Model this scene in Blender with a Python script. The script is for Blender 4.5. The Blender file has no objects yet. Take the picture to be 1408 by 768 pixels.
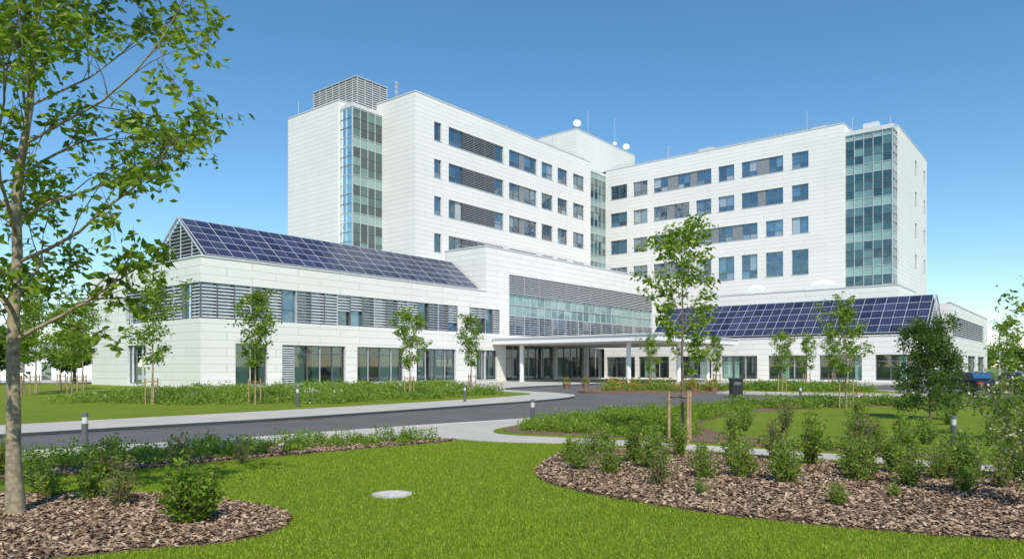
import bpy, math, random
import numpy as np
from mathutils import Vector
random.seed(7)
R = np.random.default_rng(11)
scene = bpy.context.scene

# ------------------------------------------------------------------ materials
def newmat(name):
    m = bpy.data.materials.new(name); m.use_nodes = True
    nt = m.node_tree
    for n in list(nt.nodes): nt.nodes.remove(n)
    out = nt.nodes.new('ShaderNodeOutputMaterial')
    return m, nt, out
def N(nt, t, **kw):
    n = nt.nodes.new(t)
    for k, v in kw.items():
        if k in n.inputs: n.inputs[k].default_value = v
        else: setattr(n, k, v)
    return n
def ramp(nt, stops):
    r = nt.nodes.new('ShaderNodeValToRGB')
    el = r.color_ramp.elements
    while len(el) < len(stops): el.new(0.5)
    for e, (p, c) in zip(el, stops):
        e.position = p; e.color = (c[0], c[1], c[2], 1)
    return r
def plain(name, col, rough=0.6, metal=0.0, noise=0.12, scale=3.0):
    m, nt, out = newmat(name)
    b = N(nt, 'ShaderNodeBsdfPrincipled', Roughness=rough, Metallic=metal)
    tc = N(nt, 'ShaderNodeTexCoord')
    no = N(nt, 'ShaderNodeTexNoise', Scale=scale, Detail=6.0)
    nt.links.new(tc.outputs['Object'], no.inputs['Vector'])
    r = ramp(nt, [(0.3, [c*(1-noise) for c in col]), (0.7, [min(1, c*(1+noise)) for c in col])])
    nt.links.new(no.outputs['Fac'], r.inputs['Fac'])
    nt.links.new(r.outputs['Color'], b.inputs['Base Color'])
    nt.links.new(b.outputs[0], out.inputs[0])
    return m
def island(name, stops, rough=0.6, transl=0.0, spec=0.3):
    m, nt, out = newmat(name)
    g = N(nt, 'ShaderNodeNewGeometry')
    r = ramp(nt, stops)
    nt.links.new(g.outputs['Random Per Island'], r.inputs['Fac'])
    b = N(nt, 'ShaderNodeBsdfPrincipled', Roughness=rough)
    b.inputs['Specular IOR Level'].default_value = spec
    nt.links.new(r.outputs['Color'], b.inputs['Base Color'])
    if transl > 0:
        t = N(nt, 'ShaderNodeBsdfTranslucent')
        hs = N(nt, 'ShaderNodeHueSaturation', Saturation=1.1, Value=1.7)
        nt.links.new(r.outputs['Color'], hs.inputs['Color'])
        nt.links.new(hs.outputs['Color'], t.inputs['Color'])
        mx = N(nt, 'ShaderNodeMixShader', Fac=transl)
        nt.links.new(b.outputs[0], mx.inputs[1]); nt.links.new(t.outputs[0], mx.inputs[2])
        nt.links.new(mx.outputs[0], out.inputs[0])
    else:
        nt.links.new(b.outputs[0], out.inputs[0])
    return m

def wall_mat(name, c1, c2, mortar, w=2.4, h=0.45, ms=0.022):
    m, nt, out = newmat(name)
    tc = N(nt, 'ShaderNodeTexCoord')
    sp = N(nt, 'ShaderNodeSeparateXYZ'); nt.links.new(tc.outputs['Object'], sp.inputs[0])
    ad = N(nt, 'ShaderNodeMath', operation='ADD')
    nt.links.new(sp.outputs[0], ad.inputs[0]); nt.links.new(sp.outputs[1], ad.inputs[1])
    cb = N(nt, 'ShaderNodeCombineXYZ')
    nt.links.new(ad.outputs[0], cb.inputs[0]); nt.links.new(sp.outputs[2], cb.inputs[1])
    br = N(nt, 'ShaderNodeTexBrick')
    br.offset = 0.5
    br.inputs['Scale'].default_value = 1.0
    br.inputs['Brick Width'].default_value = w
    br.inputs['Row Height'].default_value = h
    br.inputs['Mortar Size'].default_value = ms
    br.inputs['Mortar Smooth'].default_value = 0.1
    br.inputs['Color1'].default_value = (*c1, 1); br.inputs['Color2'].default_value = (*c2, 1)
    br.inputs['Mortar'].default_value = (*mortar, 1)
    nt.links.new(cb.outputs[0], br.inputs['Vector'])
    no = N(nt, 'ShaderNodeTexNoise', Scale=0.12, Detail=5.0, Roughness=0.6)
    nt.links.new(tc.outputs['Object'], no.inputs['Vector'])
    r = ramp(nt, [(0.3, (0.93, 0.93, 0.925)), (0.65, (1, 1, 1))])
    nt.links.new(no.outputs['Fac'], r.inputs['Fac'])
    mx = N(nt, 'ShaderNodeMixRGB', blend_type='MULTIPLY', Fac=1.0)
    nt.links.new(br.outputs['Color'], mx.inputs[1]); nt.links.new(r.outputs['Color'], mx.inputs[2])
    b = N(nt, 'ShaderNodeBsdfPrincipled', Roughness=0.5)
    nt.links.new(mx.outputs[0], b.inputs['Base Color'])
    nt.links.new(b.outputs[0], out.inputs[0])
    return m
def glass_mat(name, stops, gloss=0.3, tint=(0.8, 0.9, 1.0)):
    m, nt, out = newmat(name)
    g = N(nt, 'ShaderNodeNewGeometry')
    r = ramp(nt, stops)
    nt.links.new(g.outputs['Random Per Island'], r.inputs['Fac'])
    b = N(nt, 'ShaderNodeBsdfPrincipled', Roughness=0.08)
    nt.links.new(r.outputs['Color'], b.inputs['Base Color'])
    gl = N(nt, 'ShaderNodeBsdfGlossy', Roughness=0.02, Color=(*tint, 1))
    tc = N(nt, 'ShaderNodeTexCoord')
    no = N(nt, 'ShaderNodeTexNoise', Scale=0.6, Detail=2.0)
    nt.links.new(tc.outputs['Object'], no.inputs['Vector'])
    bp = N(nt, 'ShaderNodeBump', Strength=0.25, Distance=0.3)
    nt.links.new(no.outputs['Fac'], bp.inputs['Height'])
    nt.links.new(bp.outputs[0], gl.inputs['Normal'])
    fr = N(nt, 'ShaderNodeFresnel', IOR=1.5)
    ma = N(nt, 'ShaderNodeMath', operation='ADD', use_clamp=True)
    nt.links.new(fr.outputs[0], ma.inputs[0]); ma.inputs[1].default_value = gloss
    mx = N(nt, 'ShaderNodeMixShader')
    nt.links.new(ma.outputs[0], mx.inputs[0])
    nt.links.new(b.outputs[0], mx.inputs[1]); nt.links.new(gl.outputs[0], mx.inputs[2])
    nt.links.new(mx.outputs[0], out.inputs[0])
    return m
def clear_glass(name):
    m, nt, out = newmat(name)
    t = N(nt, 'ShaderNodeBsdfTransparent', Color=(0.72, 0.86, 0.82, 1))
    gl = N(nt, 'ShaderNodeBsdfGlossy', Roughness=0.02, Color=(0.9, 0.95, 1, 1))
    fr = N(nt, 'ShaderNodeFresnel', IOR=1.5)
    ma = N(nt, 'ShaderNodeMath', operation='ADD', use_clamp=True)
    nt.links.new(fr.outputs[0], ma.inputs[0]); ma.inputs[1].default_value = 0.12
    mx = N(nt, 'ShaderNodeMixShader')
    nt.links.new(ma.outputs[0], mx.inputs[0])
    nt.links.new(t.outputs[0], mx.inputs[1]); nt.links.new(gl.outputs[0], mx.inputs[2])
    nt.links.new(mx.outputs[0], out.inputs[0])
    return m
def ground_mat(name, layers, rough=0.9, bump=0.3, bscale=60.0, bdist=0.02):
    m, nt, out = newmat(name)
    tc = N(nt, 'ShaderNodeTexCoord')
    col = None
    for sc, st in layers:
        no = N(nt, 'ShaderNodeTexNoise', Scale=sc, Detail=8.0, Roughness=0.6)
        nt.links.new(tc.outputs['Object'], no.inputs['Vector'])
        r = ramp(nt, st); nt.links.new(no.outputs['Fac'], r.inputs['Fac'])
        if col is None: col = r.outputs['Color']
        else:
            mx = N(nt, 'ShaderNodeMixRGB', blend_type='MULTIPLY', Fac=1.0)
            nt.links.new(col, mx.inputs[1]); nt.links.new(r.outputs['Color'], mx.inputs[2])
            col = mx.outputs[0]
    b = N(nt, 'ShaderNodeBsdfPrincipled', Roughness=rough)
    b.inputs['Specular IOR Level'].default_value = 0.2
    nt.links.new(col, b.inputs['Base Color'])
    no = N(nt, 'ShaderNodeTexNoise', Scale=bscale, Detail=6.0)
    nt.links.new(tc.outputs['Object'], no.inputs['Vector'])
    bp = N(nt, 'ShaderNodeBump', Strength=bump, Distance=bdist)
    nt.links.new(no.outputs['Fac'], bp.inputs['Height'])
    nt.links.new(bp.outputs[0], b.inputs['Normal'])
    nt.links.new(b.outputs[0], out.inputs[0])
    return m

M = {}
M['wall'] = wall_mat('white_cladding', (0.83, 0.805, 0.765), (0.80, 0.78, 0.745), (0.58, 0.57, 0.55), w=6.0, h=0.6, ms=0.026)
M['wall_low'] = wall_mat('white_cladding_low', (0.84, 0.815, 0.77), (0.81, 0.79, 0.75), (0.56, 0.55, 0.53), w=4.5, h=0.65, ms=0.026)
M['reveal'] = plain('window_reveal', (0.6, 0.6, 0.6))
M['coping'] = plain('metal_coping', (0.66, 0.66, 0.66), 0.4, 0.1)
M['frame'] = plain('window_frame', (0.16, 0.17, 0.18), 0.4, 0.3)
M['frame_l'] = plain('light_frame', (0.55, 0.57, 0.58), 0.4, 0.3)
M['panel'] = plain('grey_panel', (0.23, 0.24, 0.255), 0.5)
M['slat'] = plain('aluminium_slat', (0.50, 0.51, 0.525), 0.5, 0.0)
M['slat_d'] = plain('dark_slat', (0.27, 0.285, 0.31), 0.5, 0.0)
M['dark'] = plain('dark_backing', (0.06, 0.064, 0.07), 0.7)
M['int'] = plain('interior_wall', (0.33, 0.34, 0.32), 0.8)
M['curtain'] = island('curtain_cloth', [(0.0, (0.42, 0.62, 0.52)), (0.5, (0.62, 0.74, 0.68)), (1, (0.78, 0.80, 0.76))], 0.8, 0.2)
M['glass'] = glass_mat('window_glass', [(0, (0.010, 0.016, 0.02)), (0.35, (0.022, 0.042, 0.06)), (0.6, (0.04, 0.09, 0.14)), (0.78, (0.08, 0.18, 0.27)), (0.88, (0.3, 0.33, 0.34)), (1, (0.42, 0.44, 0.43))], 0.2, (0.78, 0.87, 0.92))
M['glass_st'] = glass_mat('stair_glass', [(0, (0.010, 0.024, 0.022)), (0.45, (0.022, 0.055, 0.052)), (0.75, (0.06, 0.125, 0.115)), (1, (0.17, 0.29, 0.265))], 0.08, (0.8, 0.92, 0.85))
M['spandrel'] = glass_mat('spandrel_glass', [(0, (0.21, 0.325, 0.285)), (1, (0.29, 0.41, 0.365))], 0.05, (0.85, 1, 0.92))
M['clear'] = clear_glass('clear_glass')
M['glass_hall'] = glass_mat('hall_glass', [(0, (0.12, 0.21, 0.205)), (0.5, (0.2, 0.32, 0.31)), (1, (0.28, 0.41, 0.39))], 0.14, (0.85, 0.95, 0.93))
M['steel'] = plain('painted_steel', (0.6, 0.61, 0.62), 0.35, 0.5)
M['white'] = plain('white_paint', (0.78, 0.78, 0.77), 0.45, 0, 0.04)
M['soffit'] = plain('canopy_soffit', (0.68, 0.65, 0.6), 0.6)
M['roof'] = plain('roof_membrane', (0.35, 0.35, 0.35), 0.8)

def pv_mat():
    m, nt, out = newmat('photovoltaic_cells')
    tc = N(nt, 'ShaderNodeTexCoord')
    uv = tc.outputs['UV']
    br = N(nt, 'ShaderNodeTexBrick'); br.offset = 0.0
    br.inputs['Scale'].default_value = 1.0
    br.inputs['Brick Width'].default_value = 0.25
    br.inputs['Row Height'].default_value = 1/3
    br.inputs['Mortar Size'].default_value = 0.012
    br.inputs['Color1'].default_value = (0.018, 0.024, 0.066, 1)
    br.inputs['Color2'].default_value = (0.023, 0.03, 0.082, 1)
    br.inputs['Mortar'].default_value = (0.12, 0.13, 0.18, 1)
    nt.links.new(uv, br.inputs['Vector'])
    g = N(nt, 'ShaderNodeNewGeometry')
    r = ramp(nt, [(0, (0.6, 0.6, 0.65)), (1, (1.5, 1.4, 1.3))])
    nt.links.new(g.outputs['Random Per Island'], r.inputs['Fac'])
    mx = N(nt, 'ShaderNodeMixRGB', blend_type='MULTIPLY', Fac=1.0)
    nt.links.new(br.outputs['Color'], mx.inputs[1]); nt.links.new(r.outputs['Color'], mx.inputs[2])
    b = N(nt, 'ShaderNodeBsdfPrincipled', Roughness=0.15)
    nt.links.new(mx.outputs[0], b.inputs['Base Color'])
    nt.links.new(b.outputs[0], out.inputs[0])
    return m
M['pv'] = pv_mat()

M['leaf'] = island('leaves', [(0, (0.07, 0.13, 0.012)), (0.5, (0.155, 0.245, 0.024)), (1, (0.28, 0.37, 0.042))], 0.45, 0.45)
M['leaf_b'] = island('young_leaves', [(0, (0.09, 0.16, 0.018)), (0.5, (0.19, 0.285, 0.034)), (1, (0.33, 0.41, 0.06))], 0.45, 0.45)
M['leaf_d'] = island('dark_leaves', [(0, (0.04, 0.085, 0.014)), (0.6, (0.09, 0.155, 0.026)), (1, (0.16, 0.23, 0.04))], 0.5, 0.38)
M['leaf_s'] = island('shrub_leaves', [(0, (0.09, 0.155, 0.02)), (0.5, (0.18, 0.275, 0.038)), (1, (0.32, 0.395, 0.07))], 0.5, 0.42)
M['leaf_r'] = island('reddish_leaves', [(0, (0.09, 0.14, 0.025)), (0.6, (0.18, 0.235, 0.045)), (0.85, (0.26, 0.17, 0.09)), (1, (0.34, 0.18, 0.14))], 0.55, 0.38)
M['flower'] = island('flowers', [(0, (0.5, 0.08, 0.03)), (0.4, (0.6, 0.25, 0.03)), (0.8, (0.55, 0.05, 0.04)), (1, (0.6, 0.5, 0.1))], 0.6, 0.2)
M['flower_w'] = island('pale_flowers', [(0, (0.5, 0.42, 0.4)), (1, (0.65, 0.6, 0.55))], 0.6, 0.2)
M['bark'] = plain('bark', (0.27, 0.22, 0.14), 0.9, 0, 0.45, 16)
M['bark_d'] = plain('twig_bark', (0.15, 0.12, 0.075), 0.9, 0, 0.3, 14)
M['stake'] = plain('timber_stake', (0.35, 0.23, 0.12), 0.8, 0, 0.3, 8)
M['grassb'] = island('grass_blades', [(0, (0.115, 0.18, 0.010)), (0.5, (0.235, 0.335, 0.02)), (0.9, (0.37, 0.46, 0.045)), (1, (0.52, 0.50, 0.13))], 0.6, 0.38)
M['chip'] = island('bark_chips', [(0, (0.10, 0.058, 0.036)), (0.4, (0.25, 0.16, 0.10)), (0.75, (0.41, 0.285, 0.19)), (1, (0.57, 0.44, 0.33))], 0.85)
M['lawn'] = ground_mat('lawn_grass', [(30.0, [(0.3, (0.125, 0.18, 0.012)), (0.7, (0.275, 0.365, 0.026))]),
                                      (0.45, [(0.3, (0.80, 0.87, 0.8)), (0.7, (1.08, 1.0, 1.0))]),
                                      (3.0, [(0.3, (0.80, 0.86, 0.8)), (0.7, (1.12, 1.06, 1.1))])], 0.9, 0.8, 70, 0.05)
M['field'] = ground_mat('field', [(0.15, [(0.3, (0.13, 0.17, 0.04)), (0.7, (0.21, 0.25, 0.08))]), (6.0, [(0.3, (0.8, 0.8, 0.8)), (0.7, (1.1, 1.1, 1.1))])])
M['asphalt'] = ground_mat('asphalt', [(90.0, [(0.3, (0.10, 0.10, 0.101)), (0.7, (0.178, 0.173, 0.168))]), (0.35, [(0.3, (0.78, 0.78, 0.78)), (0.7, (1.05, 1.05, 1.05))])], 0.85, 0.3, 150, 0.01)
M['concrete'] = ground_mat('pavement_concrete', [(25.0, [(0.3, (0.45, 0.42, 0.375)), (0.7, (0.56, 0.52, 0.465))]), (0.8, [(0.3, (0.85, 0.85, 0.85)), (0.7, (1.03, 1.03, 1.03))])], 0.85, 0.2, 80, 0.01)
M['kerb'] = plain('kerb_stone', (0.5, 0.48, 0.44), 0.8, 0, 0.12, 6)
M['mulch'] = ground_mat('bark_mulch', [(28.0, [(0.3, (0.08, 0.046, 0.03)), (0.5, (0.22, 0.145, 0.095)), (0.72, (0.41, 0.295, 0.2))]), (1.2, [(0.3, (0.8, 0.8, 0.8)), (0.7, (1.1, 1.1, 1.1))])], 0.95, 0.9, 40, 0.05)

# ------------------------------------------------------------------ geometry helper
class Geo:
    def __init__(s): s.V = []; s.F = []; s.n = 0; s.uv = None
    def add(s, V, F, mi=0, smooth=False):
        V = np.asarray(V, dtype=np.float64).reshape(-1, 3); F = np.asarray(F, dtype=np.int64)
        s.V.append(V); s.F.append((F + s.n, mi, smooth)); s.n += len(V)
    def quad(s, a, b, c, d, mi=0): s.add([a, b, c, d], [[0, 1, 2, 3]], mi)
    def box(s, x0, x1, y0, y1, z0, z1, mi=0):
        V = [(x0, y0, z0), (x1, y0, z0), (x1, y1, z0), (x0, y1, z0), (x0, y0, z1), (x1, y0, z1), (x1, y1, z1), (x0, y1, z1)]
        s.add(V, [[0, 3, 2, 1], [4, 5, 6, 7], [0, 1, 5, 4], [1, 2, 6, 5], [2, 3, 7, 6], [3, 0, 4, 7]], mi)
    def tube(s, pts, rad, sides=6, mi=0, cap=True):
        pts = [Vector(p) for p in pts]; n = len(pts); V = []
        for i, p in enumerate(pts):
            d = (pts[min(i+1, n-1)] - pts[max(i-1, 0)])
            if d.length < 1e-9: d = Vector((0, 0, 1))
            d.normalize()
            a = d.cross(Vector((0.31, 0.95, 0.05)))
            if a.length < 0.05: a = d.cross(Vector((1, 0, 0)))
            a.normalize(); b = d.cross(a)
            r = rad[i] if hasattr(rad, '__len__') else rad
            for k in range(sides):
                t = 2*math.pi*k/sides
                q = p + a*(math.cos(t)*r) + b*(math.sin(t)*r); V.append((q.x, q.y, q.z))
        F = []
        for i in range(n-1):
            for k in range(sides):
                k2 = (k+1) % sides
                F.append([i*sides+k, i*sides+k2, (i+1)*sides+k2, (i+1)*sides+k])
        s.add(V, F, mi, True)
        if cap:
            V2 = [V[(n-1)*sides+k] for k in range(sides)] + [tuple(pts[-1])]
            s.add(V2, [[k, (k+1) % sides, sides] for k in range(sides)], mi)
    def cyl(s, x, y, z0, z1, r0, r1=None, sides=20, mi=0):
        r1 = r0 if r1 is None else r1
        s.tube([(x, y, z0), (x, y, z1)], [r0, r1], sides, mi)
    def mesh(s, name, mats):
        me = bpy.data.meshes.new(name)
        V = np.concatenate(s.V)
        me.vertices.add(len(V)); me.vertices.foreach_set('co', V.astype(np.float32).ravel())
        li = []; ls = []; mi = []; sm = []; st = 0
        for F, m, so in s.F:
            k, w = F.shape
            li.append(F.ravel()); ls.append(st + np.arange(k)*w); st += k*w
            mi.append(np.full(k, m)); sm.append(np.full(k, so))
        li = np.concatenate(li); ls = np.concatenate(ls)
        me.loops.add(len(li)); me.loops.foreach_set('vertex_index', li.astype(np.int32))
        me.polygons.add(len(ls)); me.polygons.foreach_set('loop_start', ls.astype(np.int32))
        me.polygons.foreach_set('material_index', np.concatenate(mi).astype(np.int32))
        for m in mats: me.materials.append(m)
        me.update(calc_edges=True)
        me.polygons.foreach_set('use_smooth', np.concatenate(sm).astype(bool))
        me.validate()
        return me
    def obj(s, name, mats, parent=None, loc=(0, 0, 0)):
        o = bpy.data.objects.new(name, s.mesh(name, mats))
        scene.collection.objects.link(o); o.location = loc
        if parent: o.parent = parent
        return o
def empty(name, loc=(0, 0, 0), rz=0):
    e = bpy.data.objects.new(name, None); scene.collection.objects.link(e)
    e.location = loc; e.rotation_euler = (0, 0, rz); e.empty_display_size = 0.5
    return e

# ------------------------------------------------------------------ hospital building (local axes: x along the long facade, y into the block)
hosp = empty('hospital_building', (-24.57, 56.0, 0.0), math.atan2(0.7756, 0.6312))
wallL, wallT = Geo(), Geo()
glass = Geo()
frames = Geo()
inter = Geo()

def PT(ax, c, a, z, d): return (a, c+d, z) if ax == 'u' else (c+d, a, z)
def bx(g, ax, c, a0, a1, z0, z1, d0, d1, mi):
    if ax == 'u': g.box(a0, a1, c+d0, c+d1, z0, z1, mi)
    else: g.box(c+d0, c+d1, a0, a1, z0, z1, mi)
def qd(g, ax, c, a0, a1, z0, z1, d, mi):
    g.quad(PT(ax, c, a0, z0, d), PT(ax, c, a1, z0, d), PT(ax, c, a1, z1, d), PT(ax, c, a0, z1, d), mi)
def facade(g, ax, c, a0, a1, z0, z1, holes, depth=0.28):
    A = sorted(set([a0, a1] + [h[0] for h in holes] + [h[1] for h in holes]))
    Z = sorted(set([z0, z1] + [h[2] for h in holes] + [h[3] for h in holes]))
    for i in range(len(A)-1):
        for j in range(len(Z)-1):
            ca, cz = (A[i]+A[i+1])/2, (Z[j]+Z[j+1])/2
            if any(h[0] < ca < h[1] and h[2] < cz < h[3] for h in holes): continue
            qd(g, ax, c, A[i], A[i+1], Z[j], Z[j+1], 0, 0)
    for h in holes:
        b0, b1, y0, y1 = h
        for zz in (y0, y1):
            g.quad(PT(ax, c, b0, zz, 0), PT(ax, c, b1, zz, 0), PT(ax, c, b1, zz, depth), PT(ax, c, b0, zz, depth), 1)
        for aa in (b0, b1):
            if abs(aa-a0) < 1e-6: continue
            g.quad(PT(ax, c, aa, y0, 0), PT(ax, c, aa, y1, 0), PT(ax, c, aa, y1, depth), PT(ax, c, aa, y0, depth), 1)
def volume(g, u0, u1, v0, v1, z0, z1, hf=(), hs=(), right=True, cope=True, depth=0.28, side=True):
    facade(g, 'u', v0, u0, u1, z0, z1, list(hf), depth)
    if side: facade(g, 'v', u0, v0, v1, z0, z1, list(hs), depth)
    if right: g.quad((u1, v0, z0), (u1, v1, z0), (u1, v1, z1), (u1, v0, z1), 0)
    g.quad((u0, v1, z0), (u1, v1, z0), (u1, v1, z1), (u0, v1, z1), 0)
    g.quad((u0, v0, z1-0.02), (u1, v0, z1-0.02), (u1, v1, z1-0.02), (u0, v1, z1-0.02), 3)
    if cope:
        g.box(u0-0.06, u1+0.02, v0-0.06, v0+0.4, z1, z1+0.14, 2)
        g.box(u0-0.06, u0+0.4, v0+0.4, v1+0.02, z1, z1+0.14, 2)
        g.box(u1-0.4, u1+0.02, v0+0.4, v1+0.02, z1, z1+0.14, 2)

def win(ax, c, a0, a1, z0, z1, n=2, depth=0.24, transom=0.3, gm=0, fm=0, fw=0.07):
    st = (a1-a0)/n
    for i in range(n):
        b0, b1 = a0+i*st, a0+(i+1)*st
        zs = [z0, z1] if transom <= 0 else [z0, z0+(z1-z0)*transom, z1]
        for j in range(len(zs)-1):
            qd(glass, ax, c, b0+0.005, b1-0.005, zs[j]+0.005, zs[j+1]-0.005, depth, gm)
        if transom > 0: bx(frames, ax, c, b0+fw, b1-fw/2, zs[1]-fw/2, zs[1]+fw/2, depth-0.05, depth-0.004, fm)
        bx(frames, ax, c, b0 if i == 0 else b0-fw/2, b0+fw if i == 0 else b0+fw/2, z0, z1, depth-0.06, depth-0.003, fm)
    bx(frames, ax, c, a1-fw, a1, z0, z1, depth-0.06, depth-0.003, fm)
    bx(frames, ax, c, a0+fw, a1-fw, z0, z0+fw, depth-0.055, depth-0.002, fm)
    bx(frames, ax, c, a0+fw, a1-fw, z1-fw, z1, depth-0.055, depth-0.002, fm)
def louver(ax, c, a0, a1, z0, z1, pitch=0.26, d0=0.02, d1=0.16, mi=3, back=True, bdepth=0.24, mull=1.5):
    if back: qd(frames, ax, c, a0, a1, z0, z1, bdepth, 5)
    z = z0+pitch*0.3
    while z < z1-0.08:
        p = [PT(ax, c, a0, z, d0), PT(ax, c, a1, z, d0), PT(ax, c, a1, z+pitch*0.55, d1), PT(ax, c, a0, z+pitch*0.55, d1)]
        frames.quad(*p, mi)
        bx(frames, ax, c, a0, a1, z-0.03, z, d0-0.004, d0+0.03, mi)
        z += pitch
    n = max(1, int((a1-a0)/mull))
    for i in range(1, n):
        a = a0+(a1-a0)*i/n
        bx(frames, ax, c, a-0.025, a+0.025, z0, z1, d0-0.03, d0-0.01, mi)
def sill(ax, c, a0, a1, z):
    bx(frames, ax, c, a0-0.05, a1+0.05, z-0.06, z-0.004, -0.06, 0.05, 1)

# ---- left low wing
WH = 10.45
gf = [(3.0, 5.9), (7.35, 14.1), (15.5, 21.4), (23.2, 29.1)]
holes_f = [(0.0, 29.4, 5.6, 8.45), (31.3, 34.1, 5.6, 8.45), (32.5, 34.1, 0.25, 3.65)] + [(a, b, 0.25, 3.65) for a, b in gf]
holes_s = [(0.0, 13.6, 5.6, 8.45), (9.5, 13.2, 0.25, 3.65)]
volume(wallL, 0, 34.1, 0, 21.2, 0, WH, holes_f, holes_s, right=False, depth=0.35)
rr = random.Random(3)
def ribbon(ax, c, a0, a1, z0, z1, bay, corner=False):
    n = round((a1-a0)/bay); st = (a1-a0)/n
    for i in range(n):
        b0, b1 = a0+i*st, a0+(i+1)*st
        p0 = b0+(0.36 if (i == 0 and corner) else 0)
        qd(glass, ax, c, p0, b1-0.01, z0+0.005, z1-0.005, 0.34, 0)
        bx(frames, ax, c, b1-0.05, b1+0.05, z0, z1, 0.05, 0.3, 1 if i % 3 == 2 else 0)
        k = rr.random()
        if k < 0.72: louver(ax, c, b0+0.05, b1-0.05, z0+0.05, z1-0.03, 0.27, 0.06, 0.2, 3 if rr.random() < 0.75 else 4, False)
        elif k < 0.9:
            louver(ax, c, b0+0.05, b1-0.05, z0+(z1-z0)*rr.uniform(0.3, 0.6), z1-0.03, 0.27, 0.06, 0.2, 3, False)
        else: bx(frames, ax, c, b0+0.05, b1-0.05, z0+1.1, z0+1.17, 0.28, 0.33, 0)
    bx(frames, ax, c, a0+(0.37 if corner else 0), a1, z0+0.002, z0+0.06, 0.24, 0.32, 0)
ribbon('u', 0, 0.0, 29.4, 5.6, 8.45, 1.47, True)
ribbon('v', 0, 0.0, 13.6, 5.6, 8.45, 1.5, True)
frames.box(0.02, 0.1, 0.02, 0.1, 5.6, 8.45, 0)
for a0, a1 in [(31.3, 34.1), (34.1, 36.6)]: ribbon('u', 0, a0, a1, 5.6, 8.45, 1.3)
def clearwin(ax, c, a0, a1, z0, z1, n, transom=0.78, curt=0.6, depth=0.3):
    st = (a1-a0)/n; fw = 0.08
    for i in range(n):
        b0, b1 = a0+i*st, a0+(i+1)*st
        qd(glass, ax, c, b0, b1, z0, z1, depth, 3)
        bx(frames, ax, c, b0-(0 if i == 0 else fw/2), b0+(fw if i == 0 else fw/2), z0, z1, depth-0.08, depth-0.003, 1 if i % 2 else 0)
        zt = z0+(z1-z0)*transom
        bx(frames, ax, c, b0+fw, b1-fw/2, zt-0.035, zt+0.035, depth-0.07, depth-0.004, 0)
        if rr.random() < curt:
            m = max(4, int(st/0.16)); w = rr.uniform(0.35, 1.0); lo = 0 if rr.random() < 0.5 else 1-w
            g0, g1 = b0+st*lo, b0+st*(lo+w); V = []
            for k in range(m+1):
                a = g0+(g1-g0)*k/m; dd = 0.42+(0.07 if k % 2 else 0)
                V += [PT(ax, c, a, z0+0.05, dd), PT(ax, c, a, z1-0.05, dd)]
            inter.add(V, [[2*k, 2*k+2, 2*k+3, 2*k+1] for k in range(m)], 1)
    bx(frames, ax, c, a1-fw, a1, z0, z1, depth-0.08, depth-0.003, 0)
    bx(frames, ax, c, a0+fw, a1-fw, z1-fw, z1, depth-0.075, depth-0.002, 0)
    bx(frames, ax, c, a0+fw, a1-fw, z0, z0+fw, depth-0.075, depth-0.002, 0)
clearwin('u', 0, 3.0, 5.9, 0.25, 3.65, 2)
clearwin('u', 0, 7.35, 14.1, 0.25, 3.65, 5, curt=0.8)
clearwin('u', 0, 15.5, 21.4, 0.25, 3.65, 4, curt=0.9)
clearwin('u', 0, 23.2, 29.1, 0.25, 3.65, 4, curt=0.7)
clearwin('v', 0, 9.5, 13.2, 0.25, 3.65, 3)
for a, b in gf + [(32.5, 36.1)]: sill('u', 0, a, b, 0.25)
louver('u', 0, 7.4, 8.6, 0.3, 3.6, 0.2, 0.05, 0.16, 3, False)
inter.quad((0.6, 6, 0), (75.5, 6, 0), (75.5, 6, 4.6), (0.6, 6, 4.6), 0)
inter.quad((6, 0.5, 0), (6, 20, 0), (6, 20, 4.6), (6, 0.5, 4.6), 0)
inter.quad((0.4, 0.4, 4.6), (75.5, 0.4, 4.6), (75.5, 6.2, 4.6), (0.4, 6.2, 4.6), 0)
inter.quad((0.4, 0.4, 0.15), (75.5, 0.4, 0.15), (75.5, 20, 0.15), (0.4, 20, 0.15), 0)
bx(wallL, 'u', 0, -0.03, 34.1, 0, 0.2, -0.03, 0.02, 1)

# ---- entrance block
EH = 15.7
eh = [(34.1, 36.6, 5.6, 8.45), (38.4, 74.5, 5.5, 12.85), (34.1, 36.1, 0.25, 3.65), (37.8, 75.2, 0.1, 4.3)]
facade(wallL, 'u', 0, 34.1, 76.0, 0, EH, eh, 0.35)
wallL.quad((34.1, 0, WH), (34.1, 6.6, WH), (34.1, 6.6, EH), (34.1, 0, EH), 0)
wallL.quad((34.1, 6.6, 0), (76, 6.6, 0), (76, 6.6, EH), (34.1, 6.6, EH), 0)
wallL.quad((76, 0, 0), (76, 6.6, 0), (76, 6.6, EH), (76, 0, EH), 0)
wallL.quad((34.1, 0, EH-.02), (76, 0, EH-.02), (76, 6.6, EH-.02), (34.1, 6.6, EH-.02), 3)
wallL.box(34.04, 76.06, -0.06, 0.4, EH, EH+0.14, 2); wallL.box(34.04, 34.5, 0.4, 6.66, EH, EH+0.14, 2)
wallL.box(36, 76, 6.61, 12.0, 0, 13.4, 0)
clearwin('u', 0, 32.5, 36.1, 0.25, 3.65, 3)
n = 24; st = (74.5-38.4)/n
louver('u', 0, 38.4, 74.5, 10.6, 12.85, 0.24, 0.04, 0.2, 3, True, 0.33, 3.0)
for i in range(n):
    b0 = 38.4+i*st
    for (z0, z1, mi) in ((9.3, 10.6, 4), (8.0, 9.3, 4), (6.75, 8.0, 0), (5.5, 6.75, 0)):
        qd(glass, 'u', 0, b0+0.01, b0+st-0.01, z0+0.01, z1-0.01, 0.33, mi)
    bx(frames, 'u', 0, b0-0.03, b0+0.03, 5.5, 10.6, 0.25, 0.325, 1)
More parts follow.
